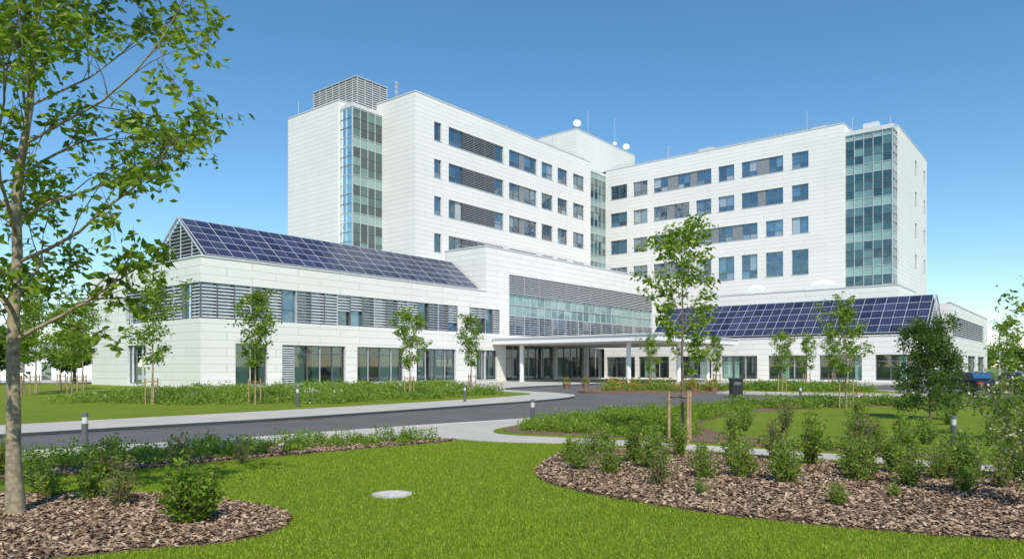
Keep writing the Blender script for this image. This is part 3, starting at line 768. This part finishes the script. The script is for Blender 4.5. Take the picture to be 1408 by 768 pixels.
def put(name, me, x, y, s=1.0, rz=0.0, z=0.03, sx=1.0):
    o = bpy.data.objects.new(name, me); scene.collection.objects.link(o)
    o.location = (x, y, z); o.rotation_euler = (0, 0, rz); o.scale = (s*sx, s*sx, s); return o

prof = lambda f: (0.6+0.5*math.sin(math.pi*min(1, f*1.2)))*(1-0.4*f)
big = make_tree(21, 8.2, 2.0, 2.6, 0.088, 34, 8, 5, 9, 0.13, 0.42, prof, 0.055, 12, (0.35, 0.1), 0.48)
put('deciduous_tree', big.mesh('deciduous_tree', [M['bark'], M['bark_d'], M['leaf']]), -5.86, 8.4, 1, 0.4, 0.04)
mid = make_tree(5, 4.8, 1.75, 0.9, 0.045, 20, 5, 3, 8, 0.13, 0.6, None, 0.05, 8, (0, 0), 0.5)
stk = Geo()
for a in (0.4, 2.5, 4.6):
    stk.tube([(0.3*math.cos(a), 0.3*math.sin(a), -0.05), (0.3*math.cos(a), 0.3*math.sin(a), 1.2)], 0.035, 8)
for z in (1.05,):
    P3 = [(0.3*math.cos(a), 0.3*math.sin(a), z) for a in (0.4, 2.5, 4.6, 0.4)]
    stk.tube(P3, 0.022, 5)
stm = stk.mesh('support_stakes', [M['stake']])
def staked(me, x, y, s, rz, sx=1.0, st=1.0):
    t = put('young_tree', me, x, y, s, rz, 0.03, sx)
    o = bpy.data.objects.new('support_stakes', stm); scene.collection.objects.link(o); o.parent = t
    o.scale = (st/(s*sx), st/(s*sx), st/s); return t
mm = mid.mesh('young_tree_mesh', [M['bark_d'], M['bark_d'], M['leaf_b']])
staked(mm, 3.95, 16.5, 1.0, 0.3)
sap = []
for k, (H, h0, r) in enumerate([(4.8, 1.7, 0.9), (4.8, 1.6, 1.05), (4.6, 1.5, 0.85)]):
    t = make_tree(40+k, H, h0, r, 0.05, 20, 5, 3, 8, 0.16, 0.65, None, 0.08, 6, (0, 0), 0.5)
    sap.append(t.mesh('sapling_mesh', [M['bark'], M['bark_d'], M['leaf_b'] if k else M['leaf']]))
for (x, y, s, k) in [(-16.8, 33.2, 1.08, 1), (-12.0, 33.2, 1.0, 0), (-5.9, 41, 1.0, 2), (-2.8, 49, 1.0, 0), (14.0, 29.8, 0.83, 1), (19, 50, 0.83, 2), (15.8, 55, 0.78, 0),
                     (10.8, 55, 0.75, 1), (29.2, 42, 0.92, 2), (-29.5, 43, 1.1, 0), (-27.8, 46, 1.15, 1), (-26.0, 42, 1.1, 2), (-31.5, 47, 1.2, 1), (-33, 52, 1.2, 2), (24, 58, 0.8, 1), (27, 60, 0.9, 0)]:
    staked(sap[k], x, y, s, x*1.7)
bush = make_tree(77, 2.75, 0.12, 1.05, 0.04, 36, 7, 4, 11, 0.10, 0.5, lambda f: 0.85*(1-f)**0.5+0.25, 0.08, 6, (0, 0), 0.5)
put('bushy_tree', bush.mesh('bushy_tree', [M['bark_d'], M['bark_d'], M['leaf_d']]), 13.8, 23.5)
edge = make_tree(91, 4.2, 1.6, 1.3, 0.05, 20, 6, 3, 7, 0.13, 0.4, None, 0.06, 6)
put('young_tree', edge.mesh('young_tree_mesh', [M['bark'], M['bark_d'], M['leaf_b']]), 12.2, 15.0)

def make_shrub(seed, h, r, stems, leaf, nl, mats):
    rg = np.random.default_rng(seed); g = Geo(); LP = []
    for i in range(stems):
        az = rg.uniform(0, 6.28); sp = r*rg.uniform(0.1, 1.0); hh = h*rg.uniform(0.5, 1.1)*(1-0.35*(sp/r)**2)
        p0 = np.array([rg.normal(0, r*0.12), rg.normal(0, r*0.12), -0.02]); p1 = np.array([math.cos(az)*sp, math.sin(az)*sp, hh])
        mid_ = (p0+p1)/2+np.array([math.cos(az), math.sin(az), 0])*sp*0.12+rg.normal(0, 0.02, 3)
        g.tube([p0, mid_, p1], [0.007, 0.005, 0.002], 4, 0, False)
        t = rg.uniform(0.12, 1, nl)[:, None]
        P = (1-t)**2*p0+2*t*(1-t)*mid_+t*t*p1+rg.normal(0, 0.02+0.02*r, (nl, 3)); P[:, 2] = np.maximum(P[:, 2], 0.02); LP.append(P)
    V, F = leafV(np.concatenate(LP), leaf, rg, -0.3, 1.1, 0.45); g.add(V, F, 1)
    return g.mesh('shrub_mesh', mats)
SH = [make_shrub(1, 0.6, 0.30, 30, 0.06, 34, [M['bark_d'], M['leaf_s']]), make_shrub(2, 0.6, 0.22, 22, 0.055, 32, [M['bark_d'], M['leaf']]),
      make_shrub(3, 0.6, 0.34, 34, 0.055, 32, [M['bark_d'], M['leaf_s']]), make_shrub(4, 0.6, 0.27, 20, 0.055, 30, [M['bark_d'], M['leaf_r']]),
      make_shrub(5, 0.6, 0.3, 28, 0.065, 30, [M['bark_d'], M['leaf_b']])]
lst = [(1.18, 12, .55, 0), (1.6, 11.6, .55, 2), (1.06, 12.8, .5, 4), (2.2, 12.8, .75, 1), (2.14, 10.4, .55, 3), (2.4, 12.1, .65, 0), (3.0, 11.1, .5, 2), (3.6, 11.2, .6, 0), (4.2, 13.6, .65, 4), (4.15, 10.7, .66, 0),
       (5.3, 12.6, .9, 1), (4.95, 13.3, .75, 3), (5.3, 10.9, .7, 0), (6.0, 12.2, .9, 3), (6.2, 11.6, .65, 4), (5.8, 10.4, .6, 2), (4.1, 9.0, .3, 0), (6.3, 9.9, .35, 4), (7.05, 10.9, .65, 0), (7.2, 11.6, .75, 2), (6.7, 12.2, .9, 1),
       (3.3, 13.9, .6, 4), (2.9, 14.3, .55, 1), (3.9, 12.3, .45, 0), (8.0, 10.6, .85, 4), (1.9, 14.4, .55, 0), (2.6, 9.75, .22, 2), (5.1, 9.5, .2, 4), (7.6, 9.6, .55, 1),
       (1.5, 13.6, .5, 2), (2.7, 13.2, .55, 0), (4.6, 12.0, .5, 2), (5.6, 11.7, .55, 0), (3.4, 12.8, .4, 4), (6.6, 11.0, .5, 2), (7.8, 11.2, .7, 0), (8.6, 10.2, .8, 2), (7.0, 10.2, .45, 3),
       (-3.56, 7.93, .76, 5), (-4.92, 8.93, .6, 3), (-5.55, 9.4, .7, 1), (-6.6, 9.9, .42, 0), (-7.2, 9.6, .45, 2), (-4.3, 9.2, .3, 4), (-6.2, 9.5, .4, 4), (-6.4, 11.2, .6, 3), (-5.6, 12.0, .6, 3), (-7.4, 11.0, .55, 0), (-8.2, 11.4, .6, 4), (-4.9, 12.9, .45, 3),
       (6.3, 19.5, .7, 0), (7.3, 19.0, .8, 3), (6.9, 21, .6, 4), (8.3, 17.2, .7, 2), (9.4, 16.2, .6, 0), (10.6, 15.8, .5, 1), (12.2, 25.0, .6, 2), (15.5, 25, .7, 0), (16.5, 24, .6, 4), (9.8, 13.6, .7, 3), (10.8, 12.8, .8, 1), (5.7, 18.3, .6, 2), (7.9, 15.5, .6, 4), (13.2, 21.5, .5, 0), (15.2, 21.8, .5, 4)]
lush = make_shrub(9, 0.6, 0.30, 46, 0.06, 42, [M['bark_d'], M['leaf']])
for i, (x, y, h, k) in enumerate(lst):
    put('shrub', lush if k == 5 else SH[k], x, y, h/0.6, i*1.3, 0.05, 1.0 if h > 0.4 else 1.15)
fs = make_tree(33, 1.5, 0.1, 0.75, 0.02, 24, 6, 3, 8, 0.06, 0.6, lambda f: 0.9-0.4*f, 0.04, 5)
P = np.concatenate([v for v in fs.V]); sel = P[R.integers(0, len(P), 500)]; sel = sel[sel[:, 2] > 0.5]
V, F = leafV(sel, 0.05, R, -0.5, 1, 0.8); fs.add(V, F, 3)
put('flowering_shrub', fs.mesh('flowering_shrub', [M['bark_d'], M['bark_d'], M['leaf_s'], M['flower_w']]), 6.45, 8.9, 0.9)

def planting(name, poly, nc, cr, h, leaf, per, mats, flower=0.0, seed=0):
    rg = np.random.default_rng(seed); poly = np.array(poly); g = Geo()
    x0, y0 = poly.min(0); x1, y1 = poly.max(0); C = []
    while len(C) < nc:
        X = rg.uniform(x0, x1, 400); Y = rg.uniform(y0, y1, 400); k = inpoly(poly, X, Y)
        C += list(zip(X[k], Y[k]))
    C = np.array(C[:nc]); LP = []; FP = []
    for (x, y) in C:
        r = cr*rg.uniform(0.6, 1.3); hh = h*rg.uniform(0.4, 1.5); n = int(per*rg.uniform(0.6, 1.3))
        d = rg.normal(0, 1, (n, 3)); d /= np.linalg.norm(d, axis=1)[:, None]; d[:, 2] = np.abs(d[:, 2]); d *= rg.uniform(0.5, 1.15, n)[:, None]
        P = d*np.array([r, r, hh])+np.array([x, y, 0.04])
        LP.append(P)
        if flower > 0 and rg.random() < flower: FP.append(P[:max(3, n//5)]*1.0+np.array([0, 0, 0.04]))
    V, F = leafV(np.concatenate(LP), leaf, rg, -0.3, 1.2, 0.45); g.add(V, F, 0)
    if FP:
        V, F = leafV(np.concatenate(FP), leaf*0.9, rg, -0.3, 1.2, 0.9); g.add(V, F, 1)
    g.obj(name, mats)
planting('groundcover_planting', [(-22, 34), (-14.5, 32.2), (-8.2, 33.6), (-3.2, 40), (-0.4, 44.5), (-1.5, 50), (-5, 53), (-9, 50), (-16, 42), (-22, 46)], 560, 0.5, 0.4, 0.14, 75, [M['leaf_s'], M['flower_w']], 0.04, 1)
planting('groundcover_planting', [(-24, 40), (-14, 44), (-6, 58), (-3, 66), (-8, 70), (-24, 50)], 260, 0.7, 0.45, 0.17, 60, [M['leaf_b'], M['flower_w']], 0, 6)
planting('hedge_planting', [(-13, 9.6), (-9.4, 12.8), (-6.6, 15.2), (-3, 17), (-1.5, 16.9), (-3, 15.6), (-4.7, 14.2), (-6.4, 12.7), (-8.5, 11.3)], 190, 0.22, 0.28, 0.065, 120, [M['leaf_s'], M['flower_w']], 0.04, 2)
planting('groundcover_planting', [(0, 19.4), (0.6, 21.8), (3, 25.6), (7.9, 29.7), (9.5, 27.6), (6.8, 24), (5.0, 21), (4.6, 17.2), (2.9, 17.7)], 430, 0.34, 0.26, 0.08, 95, [M['leaf_b'], M['flower_w']], 0.0, 3)
planting('hedge_planting', [(8, 29.8), (12.5, 33), (18, 33.7), (25, 32.4), (24, 30.8), (16, 31.4), (10.5, 28.6)], 240, 0.42, 0.4, 0.11, 90, [M['leaf_s'], M['flower_w']], 0.0, 4)
planting('groundcover_planting', [(5.2, 16), (8.4, 14.7), (8.3, 13.8), (5.4, 15.8)], 40, 0.2, 0.25, 0.06, 90, [M['leaf_s'], M['flower_w']], 0.0, 8)
planting('groundcover_planting', [(15, 55), (18, 51), (25, 48.5), (26.5, 56), (25, 64)], 250, 0.6, 0.5, 0.16, 60, [M['leaf_s'], M['flower']], 0.05, 5)
planting('flower_bed', [(5.5, 50.5), (13, 49.5), (15.5, 53), (14, 57), (8, 58)], 110, 0.45, 0.6, 0.15, 80, [M['leaf_s'], M['flower']], 0.45, 7)
slab('flower_bed_soil', [(4.8, 51), (9, 48.8), (13.5, 48.8), (16, 53), (14.3, 58), (8, 59)], 0.03, -0.13, M['mulch'], 5)
def belt(name, segs, seed, mats):
    rg = np.random.default_rng(seed); g = Geo(); LP = []
    for (x, y, h, r) in segs:
        g.tube([(x, y, -0.2), (x+rg.normal(0, .2), y, h*0.8)], [0.18, 0.05], 6, 0)
        for c in range(14):
            cc = np.array([x+rg.normal(0, r*0.5), y+rg.normal(0, r*0.5), h*(0.35+0.55*rg.random())])
            d = rg.normal(0, 1, (130, 3)); d /= np.linalg.norm(d, axis=1)[:, None]
            LP.append(cc+d*rg.uniform(0.6, 1, (130, 1))*r*0.42)
    V, F = leafV(np.concatenate(LP), 0.45, rg, -1, 0.6, 0.6); g.add(V, F, 1)
    g.obj(name, mats)
rg = np.random.default_rng(4)
belt('distant_trees', [(-150+i*5.5+rg.normal(0, 1.5), 150+rg.normal(0, 6), rg.uniform(6, 10), rg.uniform(2.6, 3.8)) for i in range(22)]
     + [(-52+i*3.2+rg.normal(0, .8), 72+rg.normal(0, 3), rg.uniform(5, 7.5), rg.uniform(1.6, 2.2)) for i in range(5)], 8, [M['bark_d'], M['leaf_d']])
belt('distant_trees', [(108+i*6+rg.normal(0, 1.5), 170+rg.normal(0, 8), rg.uniform(6, 9), rg.uniform(2.6, 3.8)) for i in range(16)]
     + [(58+i*5, 82+rg.normal(0, 3), rg.uniform(4, 6), 1.8) for i in range(4)], 9, [M['bark_d'], M['leaf_d']])
ob = Geo()
ob.box(-9, 9, -4, 4, -0.15, 3.2, 0)
ob.add([(-9.4, -4.4, 3.2), (9.4, -4.4, 3.2), (9.4, 0, 4.9), (-9.4, 0, 4.9), (9.4, 4.4, 3.2), (-9.4, 4.4, 3.2)], [[0, 1, 2, 3], [3, 2, 4, 5]], 1)
ob.add([(-9, -4, 3.2), (-9, 4, 3.2), (-9, 0, 4.8), (9, -4, 3.2), (9, 4, 3.2), (9, 0, 4.8)], [[0, 1, 2], [3, 4, 5]], 0)
for a in (-7, -4, -1, 5): ob.box(a-0.7, a+0.7, -4.05, -3.98, 1.0, 2.4, 2)
ob.box(1.6, 2.7, -4.06, -3.98, 0, 2.3, 2)
o = ob.obj('distant_outbuilding', [M['white'], M['roof'], M['glass']], None, (-64, 96, 0)); o.rotation_euler = (0, 0, 0.3)

# ------------------------------------------------------------------ street furniture
M['bol'] = plain('bollard_grey', (0.13, 0.135, 0.145), 0.4, 0.3)
M['bolt'] = plain('bollard_lens', (0.55, 0.55, 0.55), 0.3)
M['black'] = plain('black_plastic', (0.02, 0.02, 0.022), 0.5)
M['red'] = plain('red_paint', (0.5, 0.03, 0.02), 0.4)
g = Geo(); g.cyl(0, 0, -0.02, 0.56, 0.065, None, 18, 0); g.cyl(0, 0, 0.56, 0.71, 0.058, None, 18, 1); g.cyl(0, 0, 0.71, 0.79, 0.068, 0.06, 18, 0); g.cyl(0, 0, -0.02, 0.03, 0.09, None, 18, 0)
bm_ = g.mesh('bollard_light_mesh', [M['bol'], M['bolt']])
for (x, y, s) in [(-9.25, 15.4, 1), (0.62, 21.3, 1.02), (9.75, 15.7, 0.9), (-9.35, 31, 1.15), (14.6, 36, 1), (-2.4, 36.2, 1)]: put('bollard_light', bm_, x, y, s, 0, 0.0)
g = Geo(); g.box(-0.32, 0.32, -0.32, 0.32, 0, 1.05, 0); g.box(-0.36, 0.36, -0.36, 0.36, 1.05, 1.15, 0); g.box(-0.2, 0.2, -0.335, -0.32, 0.75, 0.95, 1); g.obj('litter_bin', [M['black'], M['frame']], None, (13.7, 43.5, -0.1))
g = Geo()
g.cyl(0, 0, 0, 0.04, 0.16, None, 16, 0); g.cyl(0, 0, 0.04, 0.3, 0.12, 0.08, 16, 0); g.cyl(0, 0, 0.3, 0.48, 0.08, 0.055, 16, 1); g.cyl(0, 0, 0.48, 0.7, 0.055, 0.02, 16, 0)
g.obj('traffic_cone', [M['red'], M['white']], None, (18.4, 37.8, -0.12))
g = Geo(); g.cyl(0, 0, 0, 0.022, 0.28, 0.275, 40, 0); g.cyl(0, 0, 0.022, 0.026, 0.2, None, 36, 1); g.obj('manhole_cover', [plain('pale_concrete', (0.45, 0.43, 0.38), 0.85, 0, 0.2, 12), plain('cast_cover', (0.55, 0.53, 0.48), 0.8, 0, 0.2, 9)], None, (-1.65, 9.8, 0.025))
g = Geo()
g.box(-0.3, 0.3, -0.2, -0.17, 0, 0.02); g.box(-0.3, 0.3, 0.17, 0.2, 0, 0.02)
for i in range(9): g.box(-0.3+i*0.07, -0.27+i*0.07, -0.17, 0.17, 0, 0.018)
o = g.obj('drain_grate', [plain('rusty_iron', (0.16, 0.09, 0.06), 0.7)], None, (-7.1, 25.6, -0.118)); o.rotation_euler = (0, 0, 0.9)
def planter(x, y):
    g = Geo(); g.tube([(0, 0, 0), (0, 0, 0.45)], [0.22, 0.32], 18, 0)
    rg = np.random.default_rng(int(x*10)); d = rg.normal(0, 1, (160, 3)); d /= np.linalg.norm(d, axis=1)[:, None]; d[:, 2] = abs(d[:, 2])
    V, F = leafV(d*np.array([0.32, 0.32, 0.5])+np.array([0, 0, 0.42]), 0.14, rg, -0.2, 1.2); g.add(V, F, 1)
    V, F = leafV(d[:25]*np.array([0.34, 0.34, 0.55])+np.array([0, 0, 0.44]), 0.12, rg, -0.2, 1.2, 0.9); g.add(V, F, 2)
    g.obj('flower_pot', [plain('terracotta', (0.25, 0.13, 0.08), 0.8), M['leaf_s'], M['flower']], None, (x, y, -0.12))
for p in [(4.6, 60), (6.4, 62), (8.6, 60.5), (12.5, 49), (14.2, 50.2)]: planter(*p)
def lamp(x, y, h):
    g = Geo(); g.tube([(0, 0, -0.1), (0, 0, h)], [0.08, 0.05], 10, 0); g.tube([(0, 0, h), (0.5, 0, h+0.12), (1.0, 0, h+0.15)], 0.035, 8, 0); g.box(0.8, 1.4, -0.12, 0.12, h+0.12, h+0.2, 0); g.cyl(0, 0, -0.1, 0.3, 0.13, None, 10, 0)
    g.obj('street_lamp', [M['steel']], None, (x, y, -0.1))
lamp(48, 70, 6); lamp(62, 88, 6); lamp(-48, 66, 5.5)
def car(x, y, rz, col, name='parked_car'):
    e = empty(name, (x, y, -0.12), rz)
    paint = plain('car_paint', col, 0.2, 0.3, 0.03)
    prof = [(-2.2, 0.35), (-2.25, 0.75), (-2.1, 0.98), (-1.6, 1.02), (-1.05, 1.5), (0.35, 1.53), (1.05, 1.06), (1.95, 0.92), (2.2, 0.7), (2.22, 0.35)]
    g = Geo(); n = len(prof); V = []
    for s in (-1, 1):
        for (a, z) in prof: V.append((a, s*(0.88 if z < 1.2 else 0.68), z))
    F = [[i, (i+1) % n, n+(i+1) % n, n+i] for i in range(n)]
    g.add(V, F, 0)
    for s in (0, n):
        low = [0, 1, 2, 3, 6, 7, 8, 9]
        c = (0, V[s][1], 0.6)
        VV = [c]+[V[s+i] for i in low]; m = len(low)
        g.add(VV, [[0, 1+i, 1+(i+1) % m] for i in range(m)], 0)
        g.add([V[s+3], V[s+4], V[s+5], V[s+6]], [[0, 1, 2, 3]], 1)
    g.obj('body', [paint, M['dark']], e)
    w = Geo()
    w.quad((-1.5, -0.72, 1.12), (-1.5, 0.72, 1.12), (-1.12, 0.64, 1.47), (-1.12, -0.64, 1.47), 0)
    w.quad((0.96, -0.72, 1.16), (0.96, 0.72, 1.16), (0.46, 0.64, 1.49), (0.46, -0.64, 1.49), 0)
    for v in w.V: v[:, 0] += np.where(v[:, 0] > 0, 0.05, -0.05)
    w.box(-2.28, -2.2, -0.8, -0.5, 0.72, 0.88, 1); w.box(-2.28, -2.2, 0.5, 0.8, 0.72, 0.88, 1)
    w.box(2.16, 2.24, -0.8, -0.5, 0.66, 0.8, 2); w.box(2.16, 2.24, 0.5, 0.8, 0.66, 0.8, 2)
    w.box(-2.29, -2.22, -0.85, 0.85, 0.38, 0.55, 3); w.box(2.2, 2.27, -0.85, 0.85, 0.35, 0.55, 3)
    w.obj('windows_and_lights', [M['glass'], M['red'], M['bolt'], M['black']], e)
    t = Geo()
    for a in (-1.35, 1.4):
        for s in (-1, 1):
            t.tube([(a, s*0.68, 0.33), (a, s*0.93, 0.33)], 0.33, 20, 0); t.tube([(a, s*0.93, 0.33), (a, s*0.94, 0.33)], 0.19, 14, 1)
    t.obj('wheels', [M['black'], M['steel']], e)
car(31.2, 48.3, 1.5, (0.025, 0.03, 0.045)); car(34.6, 48.6, 1.5, (0.04, 0.04, 0.042)); car(39.5, 54.5, 1.5, (0.3, 0.3, 0.31)); car(46, 62, 1.6, (0.3, 0.03, 0.03))

# ------------------------------------------------------------------ light
el = math.radians(47); S = Vector((0.16*math.cos(el), -0.987*math.cos(el), math.sin(el))).normalized()
sd = bpy.data.lights.new('sun', 'SUN'); sd.energy = 4.6; sd.angle = math.radians(0.53); sd.color = (1, 0.94, 0.83)
so = bpy.data.objects.new('sun', sd); scene.collection.objects.link(so); so.rotation_euler = S.to_track_quat('Z', 'Y').to_euler(); so.location = (20, -40, 60)
w = bpy.data.worlds.new('World'); scene.world = w; w.use_nodes = True
nt = w.node_tree; bg = nt.nodes['Background']
sk = nt.nodes.new('ShaderNodeTexSky'); sk.sky_type = 'NISHITA'; sk.sun_disc = False
sk.sun_elevation = el; sk.sun_rotation = math.atan2(S.x, S.y); sk.air_density = 0.95; sk.dust_density = 0.0; sk.ozone_density = 2.5
hs = nt.nodes.new('ShaderNodeHueSaturation'); hs.inputs['Hue'].default_value = 0.492; hs.inputs['Saturation'].default_value = 1.2; hs.inputs['Value'].default_value = 1.18
nt.links.new(sk.outputs[0], hs.inputs['Color']); nt.links.new(hs.outputs[0], bg.inputs['Color']); bg.inputs['Strength'].default_value = 0.135

# ------------------------------------------------------------------ camera
cd = bpy.data.cameras.new('camera'); cd.lens = 25.0; cd.sensor_width = 36.0; cd.shift_y = 119/1408; cd.clip_end = 6000; cd.clip_start = 0.1
co = bpy.data.objects.new('camera', cd); scene.collection.objects.link(co)
co.location = (0, 0, 1.8); co.rotation_euler = (math.radians(90), 0, 0)
scene.camera = co
scene.view_settings.view_transform = 'Standard'; scene.view_settings.look = 'None'; scene.view_settings.exposure = 0
